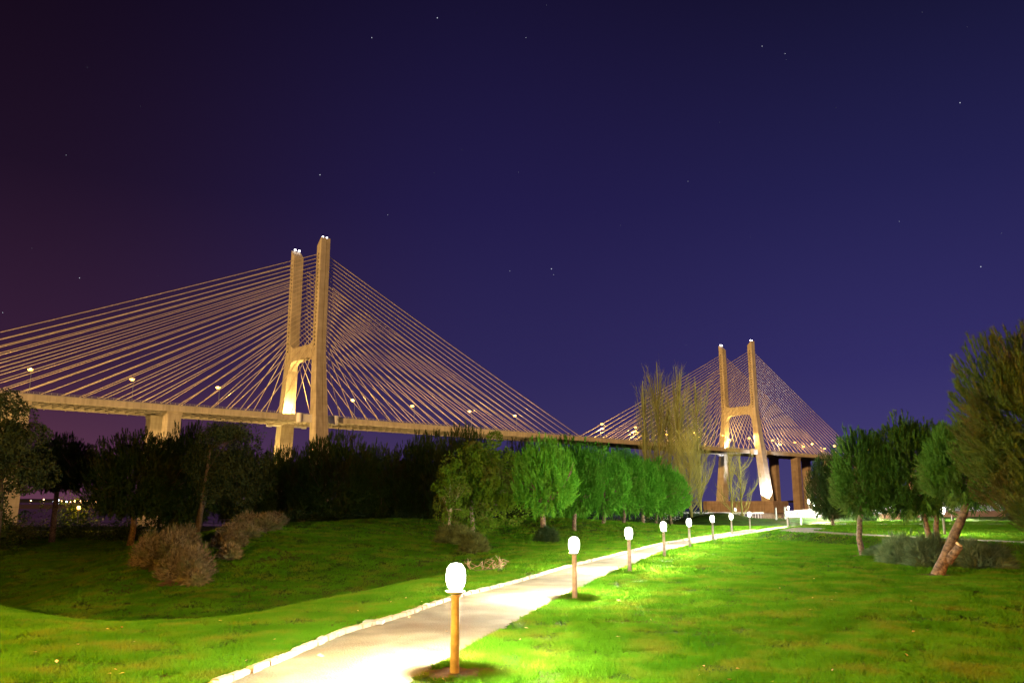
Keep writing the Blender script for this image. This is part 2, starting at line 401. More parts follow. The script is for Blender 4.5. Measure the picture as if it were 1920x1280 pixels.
def pylon(S):
    c = MB()
    # cross beam with haunched corners joins the two legs
    n = 24; V = []
    for i in range(n + 1):
        t = -1 + 2 * i / n; o = t * 12.9
        up = 90.2 + 3.2 * max(0, (abs(t) - .72) / .28) ** 2; lo = 83.3 - 1.2 * t * t - 3.6 * max(0, (abs(t) - .8) / .2) ** 2
        for sx, z in ((-2.3, lo), (2.3, lo), (2.3, up), (-2.3, up)): V.append(B(S + sx, o, z))
    F = [(i * 4 + j, i * 4 + (j + 1) % 4, (i + 1) * 4 + (j + 1) % 4, (i + 1) * 4 + j) for i in range(n) for j in range(4)]
    F += [(0, 1, 2, 3), (n * 4, n * 4 + 1, n * 4 + 2, n * 4 + 3)]
    c.add(V, F)
    py = bb(c, 'pylon', M['conc'])
    for sg in (-1, 1):
        leg(S, sg, py)
        cc, T, W = legsec(50)
        for sx in (-1, 1):
            mb = MB()
            mb.box(B(S + sx * (W / 2 + 3.0), sg * 16.6, 50.3), (6.2, 1.6, 3.9), AX)
            a = np.arange(16) * math.pi / 8
            for e in (0,):
                cen = (S + sx * (W / 2 + 6.6), sg * 16.6)
                Vv = [B(cen[0] + 1.5 * math.cos(q), cen[1] + 1.5 * math.sin(q), z) for z in (48, 52.6) for q in a]
                Vv += [B(cen[0], cen[1], 48), B(cen[0], cen[1], 52.6)]
                mb.add(Vv[:32], [(j, (j + 1) % 16, 16 + (j + 1) % 16, 16 + j) for j in range(16)])
                mb.add(Vv[:16] + [Vv[32]], [(j, (j + 1) % 16, 16) for j in range(16)]); mb.add(Vv[16:32] + [Vv[33]], [(j, (j + 1) % 16, 16) for j in range(16)])
            bb(mb, 'fairing', M['conc_white'], py)
        cc, T, W = legsec(147)
        for d in (-1.2, 1.2):
            mb = MB()
            q = B(S + d, sg * (cc + .6), 146.9); mb.lathe(q, [(0, 0), (.55, .1), (.6, .6), (.4, 1.), (0, 1.1)], 8)
            bb(mb, 'warning_light', M['beacon'], py)
    mb = MB(); Vv = []
    for z, k in ((-3, 1), (8.2, 1), (9.4, .985)):
        for a, b in ((-12, -34), (12, -34), (15, -28), (15, 28), (12, 34), (-12, 34), (-15, 28), (-15, -28)): Vv.append(B(S + a * k, b * k, z))
    mb.add(Vv, [(i * 8 + j, i * 8 + (j + 1) % 8, (i + 1) * 8 + (j + 1) % 8, (i + 1) * 8 + j) for i in range(2) for j in range(8)])
    mb.add(Vv[16:] + [B(S, 0, 9.4)], [(j, (j + 1) % 8, 8) for j in range(8)])
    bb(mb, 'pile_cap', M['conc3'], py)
    return py
P1 = pylon(0); P2 = pylon(420)
def stay(mb, S, sg, sx, i, r):
    cc, T, W = legsec(zanc(i))
    a = np.array(B(S + sx * (W / 2 - .3), sg * cc, zanc(i))); b = np.array(B(S + sx * (14 + 8.0 * i), sg * 15.0, DT + .3))
    L = np.linalg.norm(b - a); ts = np.linspace(0, 1, 9)
    pts = a + (b - a) * ts[:, None]; pts[:, 2] -= 4 * .0035 * L * ts * (1 - ts)
    mb.tube(pts, r, 6)
    d = (a - b) / L
    mb.tube([b, b + d * 4.], r * 1.45, 6)
for sg in (-1, 1):
    for sx in (-1, 1):
        for i in range(NC):
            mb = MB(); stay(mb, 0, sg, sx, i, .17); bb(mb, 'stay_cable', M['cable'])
mb = MB()
for sg in (-1, 1):
    for sx in (-1, 1):
        for i in range(NC): stay(mb, 420, sg, sx, i, .17)
o = bb(mb, 'stay_cable', M['cable']); o['kind'] = 'stuff'; o['label'] = 'cables of the far pylon'
for s in (-194, -132, -71, 491, 551, 614, 680, 745):
    for sg in (-1, 1):
        mb = MB(); mb.box(B(s, sg * 11, 23.5), (6., 6.6, 50.6), AX); mb.box(B(s, sg * 11, 48.4), (6.6, 7.4, 1.2), AX)
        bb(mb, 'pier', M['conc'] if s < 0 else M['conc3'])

# lamps on the deck
def deck_lamp(s, o, label, group, h=10.6):
    b = B(s, o, DT + .1); sg = 1 if o < 0 else -1
    e = empty('street_lamp', b, label, 'street lamp', group)
    mb = MB(); mb.tube([(0, 0, 0), (0, 0, h - .8), tuple(BN * sg * .5 + BZ * (h - .1)), tuple(BN * sg * 1.6 + BZ * (h + .05))], [.11, .08, .07, .06], 8)
    mb.build('pole', M['metal'], e)
    c = BN * sg * 2.0 + BZ * h
    mb = MB(); mb.box(c + BZ * .22, (.6, 1.3, .18), AX); hd = mb.build('lamp_housing', M['metal'], e)
    mb = MB(); mb.lathe(c, [(0, -.85), (.55, -.72), (.95, -.3), (1.05, .02), (.75, .12)], 12); mb.build('lamp_lens', M['sodium'], e); bulb('bulb', DECKW, (1., .60, .17), .12, e, tuple(c - BZ * .12))
near = [-210, -170, -130, -90, -51, -12, 23, 62, 104, 141, 182, 224, 261, 295, 334, 374, 413, 451, 490, 522, 566, 596, 640]
ordn = 'first second third fourth fifth sixth seventh eighth ninth tenth eleventh twelfth thirteenth fourteenth fifteenth sixteenth seventeenth eighteenth nineteenth twentieth'.split()
for i, s in enumerate(near):
    if s < 0: l = 'near-side deck lamp left of the near pylon, %s counting away from it' % ordn[sum(1 for t in near if s < t < 0)]
    elif s < 205: l = 'near-side deck lamp right of the near pylon, %s counting away from it' % ordn[sum(1 for t in near if 0 < t < s)]
    elif s < 420: l = 'near-side deck lamp left of the far pylon, %s counting away from it' % ordn[sum(1 for t in near if s < t < 420)]
    else: l = 'near-side deck lamp right of the far pylon, %s counting away from it' % ordn[sum(1 for t in near if 420 < t < s)]
    if s in (-210, -170, -12, 182): continue
    deck_lamp(s, -14.0, l, 'sodium lamps along the near edge of the bridge deck')
far = [252, 290, 330, 374, 421, 463, 507, 550, 594]
for i, s in enumerate(far):
    deck_lamp(s, 14.0, 'small lamp on the far deck edge, %s of them from the left' % ordn[i], 'sodium lamps along the far edge of the bridge deck')

# floodlights of the bridge
def spot(name, loc, target, power, col, size, r=.3, blend=.6):
    l = bpy.data.lights.new(name, 'SPOT'); l.energy = power; l.color = col; l.spot_size = math.radians(size); l.spot_blend = blend; l.shadow_soft_size = r
    o = link(name, l, None, loc); d = Vector(target) - Vector(loc); o.rotation_euler = d.to_track_quat('-Z', 'Y').to_euler(); return o
def flood(loc, target, power, col, size, label, r=.3, blend=.6):
    e = empty('floodlight', loc, label, 'floodlight')
    d = np.array(target, float) - np.array(loc, float); d /= np.linalg.norm(d)
    mb = MB(); mb.tube([(0, 0, 0), tuple(d * -.5), tuple(d * -.6)], [.45, .35, .1], 10, cap=False); mb.build('lamp_housing', M['metal'], e)
    mb = MB(); mb.box((0, 0, -.6), (.12, .12, .8)); mb.build('bracket', M['metal'], e)
    s = spot('beam', loc + d * .1, target, power, col, size, r, blend); w = s.location.copy(); s.parent = e; s.location = w - Vector(loc)
WARM = (1., .60, .19)
for k, (S, nm) in enumerate(((0, 'near'), (420, 'far'))):
    # bright sodium flood close to the inner face of the far leg, on the deck
    flood(B(S - 3.2, 11.6, DT + 1.), B(S - 1.5, 15.7, DT + 8), 150000, (1, .66, .2), 110, 'sodium floodlight at the foot of the %s pylon, inner side of its back leg' % nm, .4, .5)
flood(B(-17, 27, 10.2), B(-4, 21, 32), 260000, (1., .68, .2), 80, 'sodium floodlight at the water under the back leg of the near pylon', .5, .7)
for k, S in enumerate((-165, -100, -35, 45, 120)):
    flood(B(S, -24, 2.), B(S, -3, 50), 120000, (1., .64, .22), 135, 'sodium floodlight on the water lighting the deck from below, %s from the left' % ['first', 'second', 'third', 'fourth', 'fifth'][k], .5, .8)
# white flood low on the near leg of the far pylon
flood(B(414, -28.5, 10.2), B(417.2, -22, 22), 300000, (.93, .93, 1.), 90, 'white floodlight on the pile cap at the foot of the far pylon', .5, .7)

# ------------------------------------------------------------------ foliage generators
def frames(d, rs):
    d = d / (np.linalg.norm(d, axis=1)[:, None] + 1e-9)
    r = rs.normal(size=d.shape); u = np.cross(d, r); u /= np.linalg.norm(u, axis=1)[:, None] + 1e-9
    return np.stack([u, np.cross(d, u), d], 1)
def proto_shoot(rs, k=14, L=.3, wd=.022, axis_len=.25, spread=.55):
    P = []
    for i in range(k):
        a = rs.uniform(0, 2 * math.pi); t = rs.uniform(0, 1) ** .8 * axis_len; sp = spread * rs.uniform(.5, 1.2)
        d = np.array([math.cos(a) * sp, math.sin(a) * sp, 1.]); d /= np.linalg.norm(d)
        b = np.array([0, 0, t]); s = np.cross(d, [0, 0, 1.]) + 1e-6; s /= np.linalg.norm(s)
        ln = L * rs.uniform(.7, 1.1); P += [b - s * wd / 2, b + s * wd / 2, b + d * ln]
    return np.array(P)
def scatter(mb, proto, pos, dirs, sc, rs, m=0):
    Fm = frames(dirs, rs); V = np.einsum('pk,nkj->npj', proto, Fm) * sc[:, None, None] + pos[:, None, :]
    n = len(pos) * len(proto); mb.add(V.reshape(-1, 3), np.arange(n).reshape(-1, 3), m)
def fib(n, rs, zmin=-1.):
    i = np.arange(n) + .5; z = 1 - (1 - zmin) * i / n; a = i * 2.39996 + rs.uniform(0, 6)
    r = np.sqrt(np.clip(1 - z * z, 0, 1)); return np.stack([r * np.cos(a), r * np.sin(a), z], 1)
def pine_crown_mesh(rx, rz, seed, tuft=.34, dens=26, zmin=-.55, needles=13, wd=.03, m='needle', nl=None, flat=1., fill=.2):
    rs = R(seed); mb = MB()
    nl = nl or int(30 + 13 * rx); D = fib(nl, rs, zmin); lr = rx * (.27 if rx < 2.6 else .22)
    D = D + rs.normal(0, .07, D.shape)
    C = D * np.array([rx - lr * .75, rx - lr * .75, rz - lr * .75]) * rs.uniform(.86, 1.06, nl)[:, None]; lrs = lr * rs.uniform(.7, 1.3, nl)
    pr = [proto_shoot(rs, needles, tuft * .5, wd, tuft * 1.05, .62) for _ in range(4)]
    tot = int(4 * math.pi * ((rx * rx + 2 * rx * rz) / 3) * .8 * dens)
    for q in range(4):
        n = tot // 4; li = rs.randint(0, nl, n); d = rs.normal(size=(n, 3)); d /= np.linalg.norm(d, axis=1)[:, None]
        out = D[li] / np.linalg.norm(D[li], axis=1)[:, None]
        fl = (d * out).sum(1) < -.15; d[fl] = d[fl] - 2 * (d[fl] * out[fl]).sum(1)[:, None] * out[fl]
        p = C[li] + d * lrs[li][:, None] * rs.uniform(.78, 1.04, n)[:, None] * np.array([1, 1, 1.45])
        p[:, 2] = np.maximum(p[:, 2], zmin * rz * rs.uniform(.72, 1.02, n))
        up = np.array([0, 0, 1.]); dr = d * .5 + out * .2 + up * .85
        scatter(mb, pr[q], p, dr, rs.uniform(.75, 1.3, n), rs)
    # inner needles and low skirt close the crown
    n = int(tot * fill); d = rs.normal(size=(n, 3)); d /= np.linalg.norm(d, axis=1)[:, None]
    p = d * np.array([rx, rx, rz]) * rs.uniform(.35, .85, n)[:, None]; p[:, 2] = np.maximum(p[:, 2], rz * zmin * rs.uniform(.7, 1.1, n))
    scatter(mb, proto_shoot(rs, 12, tuft * .9, wd * 2., tuft, .8), p, d + rs.normal(0, .4, d.shape), rs.uniform(1., 1.6, n), rs)
    return mb.mesh('pine_crown', M[m]), C
def leaf_crown_mesh(rx, rz, seed, leaf=.13, n=12000, zmin=-.8, m='leaf', nl=34, droop=0., gap=.85):
    rs = R(seed); mb = MB(); D = fib(nl, rs, zmin) + rs.normal(0, .12, (nl, 3)); lr = rx * .34
    C = D * np.array([rx - lr * .6, rx - lr * .6, rz - lr * .6]) * rs.uniform(gap, 1.08, nl)[:, None]
    C = np.concatenate([C, C * .45]); lrs = lr * rs.uniform(.55, 1.15, len(C))
    li = rs.randint(0, len(C), n); d = rs.normal(size=(n, 3)); d /= np.linalg.norm(d, axis=1)[:, None]
    p = C[li] + d * (lrs[li] * rs.uniform(.45, 1.1, n) ** .5)[:, None]
    p[:, 2] -= droop * rs.uniform(0, 1, n) ** 2
    a = rs.normal(size=(n, 3)); a[:, 2] -= .4; a /= np.linalg.norm(a, axis=1)[:, None]
    b = np.cross(a, rs.normal(size=(n, 3))); b /= np.linalg.norm(b, axis=1)[:, None]
    L = leaf * rs.uniform(.6, 1.3, n)[:, None]; w = L * .55
    V = np.stack([p - a * L / 2, p + b * w / 2, p + a * L / 2, p - b * w / 2], 1).reshape(-1, 3)
    mb.add(V, np.arange(4 * n).reshape(-1, 4))
    return mb.mesh('leaf_crown', M[m]), C
def limb(mb, a, b, r0, r1, rs, k=7, n=6, sag=.12):
    a = np.array(a, float); b = np.array(b, float); t = np.linspace(0, 1, n)[:, None]; L = np.linalg.norm(b - a)
    off = rs.normal(0, sag * L * .35, 3); P = a + (b - a) * t + np.sin(t * math.pi) * off
    mb.tube(P, np.linspace(r0, r1, n), k, cap=False); return P
def trunk_mesh(pts, radii, targets, rs, r=.08, name='trunk', k=10):
    mb = MB(); pts = np.array(pts, float); mb.tube(pts, radii, k)
    top = pts[-1]
    for i, q in enumerate(targets):
        a = pts[-1] if i % 3 else pts[-2] * .5 + pts[-1] * .5
        P = limb(mb, a, q, r * rs.uniform(.6, 1.), r * .22, rs)
        for _ in range(2):
            s = P[rs.randint(2, 5)]; e = s + (q - np.array(a)) * .35 + rs.normal(0, .25, 3) * np.linalg.norm(q - a) * .5
            limb(mb, s, e, r * .3, r * .08, rs, 5, 4)
    return mb
M['needle_dark'] = leafmat('pine_needles_unlit', (.020, .042, .010), (.042, .072, .018), 1.6, .3, c3=(.045, .045, .014), s3=.5)  # darker needle copy; the back pines' lack of light is in the colour
M['needle_row'] = leafmat('pine_needles_lamplit', (.038, .14, .009), (.080, .24, .018), 1.6, .15, c3=(.07, .17, .015), s3=.8)  # path lamps' light on the row is put into this brighter green
CROWNS = {}
def crown_variant(kind):
    if kind not in CROWNS:
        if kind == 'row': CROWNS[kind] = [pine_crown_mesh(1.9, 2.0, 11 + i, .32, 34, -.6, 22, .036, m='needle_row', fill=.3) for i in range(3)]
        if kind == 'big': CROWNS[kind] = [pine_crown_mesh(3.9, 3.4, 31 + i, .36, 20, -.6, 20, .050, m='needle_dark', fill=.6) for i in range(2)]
    return CROWNS[kind]
TREES = {}
def pine(px, Y, wpx, top, bot, label, kind='row', var=0, base=None, group=None, lean=0., rot=None, trunk_r=.13, name='pine_tree', x=None):
    x = atx(px, Y) if x is None else x; w = wpx / FOC * Y; zt = at(px, top, Y).z; zb = at(px, bot, Y).z
    bx, by = base if base else (x - lean, Y); z0 = gz(bx, by) - .05
    e = empty(name, (bx, by, z0), label, 'tree', group)
    cm, C = crown_variant(kind)[var % len(crown_variant(kind))]; rx = 1.9 if kind == 'row' else 3.9; rz = 2. if kind == 'row' else 3.4
    cz = zt - (zt - zb) / 1.62; hz = (zt - cz)
    c = link('crown', cm, e, (x - bx, Y - by, cz - z0)); s = w / 2 / rx; c.scale = (s, s, hz / rz * .97); c.rotation_euler = (0, 0, (rot if rot is not None else var * 1.7 + px))
    rs = R(int(px) + 7); f = np.array([x - bx, Y - by, zb - z0 + .1 * (zt - zb)])
    ts = np.linspace(0, 1, 6)[:, None]; bend = np.array([rs.uniform(-.12, .12), rs.uniform(-.1, .1), 0]) * 1.2
    P = ts * f + np.sin(ts * math.pi) * bend
    tg = [f + np.array([rs.uniform(-.5, .5) * w, rs.uniform(-.5, .5) * w * .9, rs.uniform(.15, .5) * (zt - zb)]) for _ in range(7)]
    mb = trunk_mesh(P, np.linspace(trunk_r * 1.15, trunk_r * .75, 6), tg, rs, trunk_r * .6)
    mb.build('trunk', M['bark'], e, smooth=True)
    return e

# --- pines lining the path on the left, nearest first
row = [(1020, 47, 114, 836, 953, 0, (1.9, 47)), (1083, 55.5, 92, 846, 953, 1, None), (1130, 60.5, 96, 848, 955, 2, None), (1168, 65, 84, 854, 955, 0, None), (1200, 70, 80, 866, 955, 1, None),
       (1228, 76, 78, 872, 957, 2, None), (1258, 82, 66, 886, 959, 0, None), (1060, 66, 110, 838, 966, 2, None)]
for i, (px, Y, w, t, b, v, bs) in enumerate(row):
    lab = ('round-crowned pine, %s in the lamplit row along the path counting from the broadleaf tree' % ordn[i]) if i < 7 else 'pine standing just behind the first two pines of the lamplit row'
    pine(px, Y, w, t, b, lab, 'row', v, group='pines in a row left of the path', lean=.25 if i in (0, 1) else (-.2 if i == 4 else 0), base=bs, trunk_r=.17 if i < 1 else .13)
# --- dark pines behind the hollow
back = [(105, 62, 130, 822, 915, 'dark pine against the glow beside the tree at the left frame edge'),
        (250, 56, 172, 822, 962, 'broad dark pine in front of the bridge piers at left'),
        (338, 60, 140, 812, 975, 'dark pine crown directly right of the bridge piers at left'),
        (525, 84, 110, 848, 975, 'dark pine below the foot of the near pylon, left of the tallest dark pine'),
        (625, 80, 160, 826, 980, 'tallest dark pine right in front of the near pylon'),
        (705, 82, 110, 846, 980, 'low dark pine in the dip right of the near pylon'),
        (790, 80, 125, 826, 980, 'dark pine left of and behind the lit broadleaf tree'),
        (868, 76, 120, 814, 978, 'dark pine crown rising directly behind the lit broadleaf tree'),
        (985, 72, 105, 838, 970, 'dark pine between the lit broadleaf tree and the lamplit pine row'),
        (450, 86, 100, 850, 975, 'dark pine mostly hidden behind the feathery tree at left')]
for i, (px, Y, w, t, b, lab) in enumerate(back):
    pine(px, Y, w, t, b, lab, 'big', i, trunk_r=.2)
# --- right group
def own_pine(name, px, Y, wpx, top, bot, label, seed, base, pts_px, radii, m='needle', tuft=.30, dens=58, zmin=-.6, needles=26, wd=.024, targets=9, group=None, extra=None, ypos=None, flat=1., dy=0.):
    x = atx(px, Y); w = wpx / FOC * Y; zt = at(px, top, Y).z; zb = at(px, bot, Y).z
    bx, by = base; z0 = gz(bx, by) - .05; e = empty(name, (bx, by, z0), label, 'tree', group)
    cz = zt - (zt - zb) / (1 - zmin); hz = zt - cz
    cm, C = pine_crown_mesh(w / 2, hz, seed, tuft, dens, zmin, needles, wd, m, fill=.35)
    link('crown', cm, e, (x - bx, Y + dy - by, cz - z0))
    rs = R(seed + 1); P = [np.array(at(q[0], q[1], q[2] if len(q) > 2 else Y)) - np.array([bx, by, z0]) for q in pts_px]
    cc = np.array([x - bx, Y + dy - by, cz - z0]); top3 = P[-1]
    tg = [cc + C[j] * .8 for j in rs.choice(len(C), targets, replace=False)]
    mb = trunk_mesh(P, radii, tg, rs, radii[-1] * .6)
    if extra: extra(mb, P)
    mb.build('trunk', M['bark'], e, smooth=True); return e
pine(1560, 62, 82, 858, 966, 'small dark pine left of the lawn pines, in front of the bridge piers', 'big', 1, trunk_r=.12)
own_pine('pine_tree', 1622, 34.5, 104, 826, 956, 'pine with slim curved trunk on the lawn, left of the two-stemmed pine', 71, (14.44, 34.5), [(1618, 1042), (1611, 1010), (1612, 975), (1618, 945)], [.13, .11, .10, .08], needles=26, wd=.026)
def second_stem(mb, P):
    Q = [np.array(at(*q)) - np.array(at(1748, 1034, 34.)) + P[0] for q in ((1760, 1030, 34.), (1755, 990, 34.), (1757, 950, 34.), (1752, 905, 34.))]
    mb.tube(Q, [.125, .10, .09, .06], 10)
own_pine('pine_tree', 1722, 34, 178, 806, 952, 'broad pine with two stems standing in the rosemary bushes', 72, (17.57, 34), [(1748, 1034), (1740, 1000), (1732, 965), (1724, 925)], [.13, .105, .095, .07], needles=26, wd=.026, extra=second_stem, targets=12)
def stump(mb, P):
    a = np.array(at(1775, 1050, 25.6)) - np.array(at(1755, 1078, 25.65)) + P[0]; b = np.array(at(1797, 1021, 25.3)) - np.array(at(1755, 1078, 25.65)) + P[0]
    mb.tube([a, (a + b) / 2, b], [.14, .125, .11], 12)
tD = own_pine('pine_tree', 1815, 25.6, 140, 806, 936, 'leaning pine with a sawn-off limb stump low on its trunk', 73, (12.95, 25.65), [(1757, 1080), (1772, 1045), (1788, 1005), (1806, 965), (1817, 925), (1818, 890)], [.20, .155, .14, .125, .10, .07], m='needle', needles=28, wd=.02, extra=stump, targets=9)
mb = MB(); a = np.array(at(1797, 1021, 25.3)); b = np.array(at(1799, 1018.5, 25.28)); mb.tube([a - (a - b) * -.05, b], [.10, .099], 14)
o = mb.build('cut_face', M['cutwood'], tD); o.matrix_parent_inverse = Matrix.Translation(-tD.location); o.location = (0, 0, 0)
own_pine('pine_tree', 2008, 18, 338, 634, 1012, 'tall pine at the right frame edge with brownish light on its needles', 74, (12.3, 18.2), [(1995, 1110), (1992, 1040), (1988, 960), (1985, 850)], [.16, .14, .13, .1], m='needle_warm', tuft=.27, dens=92, zmin=-1., needles=32, wd=.015, targets=14)

# --- broadleaf trees
def broad(px, Y, wpx, top, bot, label, seed, pts, radii, m='leaf', leaf=.13, n=12000, name='broadleaf_tree', nl=34, group=None, bark='bark2', gap=.85, rzs=1.):
    x = atx(px, Y); w = wpx / FOC * Y; zt = at(px, top, Y).z; zb = at(px, bot, Y).z
    p0 = at(*pts[0]); z0 = gz(p0.x, p0.y) - .05; e = empty(name, (p0.x, p0.y, z0), label, 'tree', group)
    rz = (zt - zb) / 1.85; cz = zt - rz
    cm, C = leaf_crown_mesh(w / 2, rz, seed, leaf, n, -.8, m, nl, gap=gap)
    link('crown', cm, e, (x - p0.x, Y - p0.y, cz - z0))
    rs = R(seed); P = [np.array(at(*q)) - np.array([p0.x, p0.y, z0]) for q in pts]; P[0][2] = 0
    cc = np.array([x - p0.x, Y - p0.y, cz - z0]); tg = [cc + C[j] * .8 for j in rs.choice(nl, 10, replace=False)]
    trunk_mesh(P, radii, tg, rs, radii[-1] * .6).build('trunk', M[bark], e, smooth=True); return e
broad(905, 50.5, 165, 812, 990, 'lit broadleaf tree with light trunk, the biggest behind the nearest path lamp', 81, [(885, 1006, 50.5), (887, 985, 50.5), (883, 955, 50.5), (890, 925, 50.5)], [.17, .14, .12, .1], leaf=.19, n=21000, gap=.8)
broad(846, 46, 74, 862, 985, 'small slim broadleaf tree left of the biggest lit broadleaf tree', 82, [(841, 1012, 46), (842, 985, 46), (845, 955, 46)], [.09, .08, .06], m='leaf', leaf=.12, n=6500, nl=22)
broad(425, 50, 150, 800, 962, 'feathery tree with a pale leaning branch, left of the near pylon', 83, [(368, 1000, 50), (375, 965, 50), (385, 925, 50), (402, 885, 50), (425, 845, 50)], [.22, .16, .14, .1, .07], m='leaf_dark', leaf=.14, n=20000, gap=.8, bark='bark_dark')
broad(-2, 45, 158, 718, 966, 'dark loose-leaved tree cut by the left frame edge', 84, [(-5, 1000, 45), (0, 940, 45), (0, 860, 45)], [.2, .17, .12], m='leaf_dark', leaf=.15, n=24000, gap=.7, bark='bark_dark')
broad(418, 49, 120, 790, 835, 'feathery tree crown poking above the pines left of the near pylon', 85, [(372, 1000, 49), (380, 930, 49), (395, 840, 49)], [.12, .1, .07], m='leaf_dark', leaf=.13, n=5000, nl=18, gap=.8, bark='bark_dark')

# --- bare poplars
def poplar(px, Y, wpx, top, base, label, seed, nb=70, tw=22, r=.16):
    rs = R(seed); x = atx(px, Y); z0 = gz(x, Y) - .1; H = at(px, top, Y).z - z0; w = wpx / FOC * Y / 2 * 1.7
    e = empty('poplar_tree', (x, Y, z0), label, 'tree', 'bare poplars left of the far pylon')
    mb = MB(); mb.tube([(0, 0, 0), (rs.uniform(-.1, .1), 0, H * .3), (0, 0, H * .65), (0, 0, H * .97)], [r, r * .8, r * .45, .03], 7)
    mb.build('trunk', M['poplar'], e)
    mb = MB(); V = []
    for i in range(nb):
        t = rs.uniform(.06, .72); a = rs.uniform(0, 2 * math.pi); out = w * (1.05 - t * .8) * rs.uniform(.2, 1.)
        ln = H * rs.uniform(.2, .36) * (1 - t * .25); b = np.array([0, 0, t * H]); d = np.array([math.cos(a), math.sin(a), 0])
        P = np.array([b, b + d * out * .55 + [0, 0, ln * .3], b + d * out * .85 + [0, 0, ln * .65], b + d * out + [0, 0, ln]])
        P[:, 2] = np.minimum(P[:, 2], H * rs.uniform(.86, 1.0))
        mb.tube(P, [.036, .028, .02, .008], 4, cap=False)
        for _ in range(tw):
            q = rs.uniform(.15, 1) * 3; k = min(2, int(q)); s = P[k] + (P[k + 1] - P[k]) * (q - k)
            dd = rs.normal(0, .3, 3) + [0, 0, 1.] + d * .2; l2 = rs.uniform(.5, 1.5); dd = dd / np.linalg.norm(dd) * l2
            sd = np.cross(dd, rs.normal(size=3)); sd = sd / np.linalg.norm(sd) * .012
            V += [s - sd, s + sd, s + dd]
    V = np.array(V); mb.add(V, np.arange(len(V)).reshape(-1, 3))
    mb.build('branches', M['poplar'], e)
for a in [(1212, 96, 42, 706, 'leftmost bare poplar of the tall lamplit clump', 1, 80), (1240, 98, 58, 670, 'tallest bare poplar of the clump, second from its left', 2, 150), (1277, 97, 56, 678, 'bare poplar in the middle of the tall clump', 3, 150), (1313, 99, 58, 698, 'rightmost bare poplar of the tall clump', 4, 120),
          (1258, 104, 60, 742, 'shorter bare poplar set back behind the middle of the tall clump', 5, 90), (1296, 92, 60, 790, 'low spreading bare poplar at the foot of the tall clump', 9, 90)]:
    poplar(a[0], a[1], a[2], a[3], 970, a[4], a[5], a[6])
poplar(1371, 92, 26, 812, 970, 'thin bare poplar left of the foot of the far pylon', 6, 22, 14, .12)
poplar(1391, 90, 64, 838, 970, 'small open bare poplar nearest the foot of the far pylon', 7, 34, 18, .11)
poplar(1131, 110, 26, 812, 970, 'thin bare poplar top above the lamplit pine row', 8, 24, 14, .1)

# --- shrubs
def shrub(px, py, Y, wpx, hpx, label, m, seed, spiky=True, group=None, name='shrub', L=.22, dens=1.5):
    p = at(px, py, Y); x = p.x; z0 = gz(x, Y); w = wpx / FOC * Y; h = hpx / FOC * Y
    rs = R(seed); mb = MB(); nb = max(3, int(4 + w * 3)); n = int(900 * dens * max(.5, w * h))
    c = np.stack([rs.uniform(-.34, .34, nb) * w, rs.uniform(-.3, .3, nb) * w, np.zeros(nb)], 1); rr = w * rs.uniform(.22, .34, nb); hh = h * rs.uniform(.6, .92, nb)
    li = rs.randint(0, nb, n); d = rs.normal(size=(n, 3)); d[:, 2] = np.abs(d[:, 2]); d /= np.linalg.norm(d, axis=1)[:, None]
    t = rs.uniform(.55, 1, n)[:, None]
    pos = c[li] + d * np.stack([rr[li], rr[li], hh[li]], 1) * t
    L = min(L, h * .45); pr = proto_shoot(rs, 9, L, L * .07, L * .8, .35 if spiky else .9)
    scatter(mb, pr, pos, d * .7 + [0, 0, .3], rs.uniform(.6, 1.2, n), rs)
    n2 = n // 3; li = rs.randint(0, nb, n2); d = rs.normal(size=(n2, 3)); d[:, 2] = np.abs(d[:, 2]); d /= np.linalg.norm(d, axis=1)[:, None]
    scatter(mb, proto_shoot(rs, 8, L * 1.3, L * .16, L, .9), c[li] + d * np.stack([rr[li], rr[li], hh[li]], 1) * .55, d, rs.uniform(.8, 1.4, n2), rs)
    o = mb.build(name, M[m], None, (x, Y, z0)); tag(o, label, 'bush', group); BARE.append((x, Y, w * .5)); return o
def Yof(px, py):  # distance of the ground seen at a pixel
    lo = 9.
    for Y in np.arange(9.5, 110, .1):
        p = at(px, py, Y)
        if p.z <= gz(p.x, Y): return float(Y)
    return 100.
def sh(px, base, w, top, label, m, seed, **k):
    Y = Yof(px, base); shrub(px, base, Y, w, base - top, label, m, seed, **k)
sh(308, 1058, 84, 990, 'big pale lavender bush at the back of the clump in the hollow', 'lavender', 101, name='lavender_bush')
sh(345, 1084, 88, 1022, 'pale lavender bush at the front of the clump in the hollow', 'lavender', 102, name='lavender_bush')
sh(340, 1050, 64, 978, 'lavender bush topmost behind the clump in the hollow', 'lavender', 112, name='lavender_bush')
sh(366, 1094, 30, 1070, 'tiny reddish lavender tuft in front of the clump in the hollow', 'lavender', 103, name='lavender_bush')
for i, (px, b, w, t, l) in enumerate([(431, 1046, 32, 1022, 'small round lavender bush, lowest and nearest of the row edging the berm'), (428, 1026, 44, 1000, 'second lavender bush up the row edging the berm'), (450, 1008, 56, 980, 'third lavender bush up the row edging the berm'), (484, 994, 62, 962, 'fourth lavender bush up the row edging the berm'), (518, 984, 40, 960, 'last lavender bush at the top of the row edging the berm')]):
    sh(px, b, w, t, l, 'lavender', 110 + i * 3, name='lavender_bush')
sh(852, 1018, 62, 982, 'rounded brownish shrub beneath the small slim broadleaf tree', 'shrubbrown', 131, spiky=False)
sh(884, 1034, 42, 996, 'spiky green shrub right behind the nearest path lamp', 'shrubbrown', 132)
sh(1028, 1016, 34, 990, 'low dark shrub at the foot of the first pine of the lamplit row', 'hedge', 133, spiky=False)
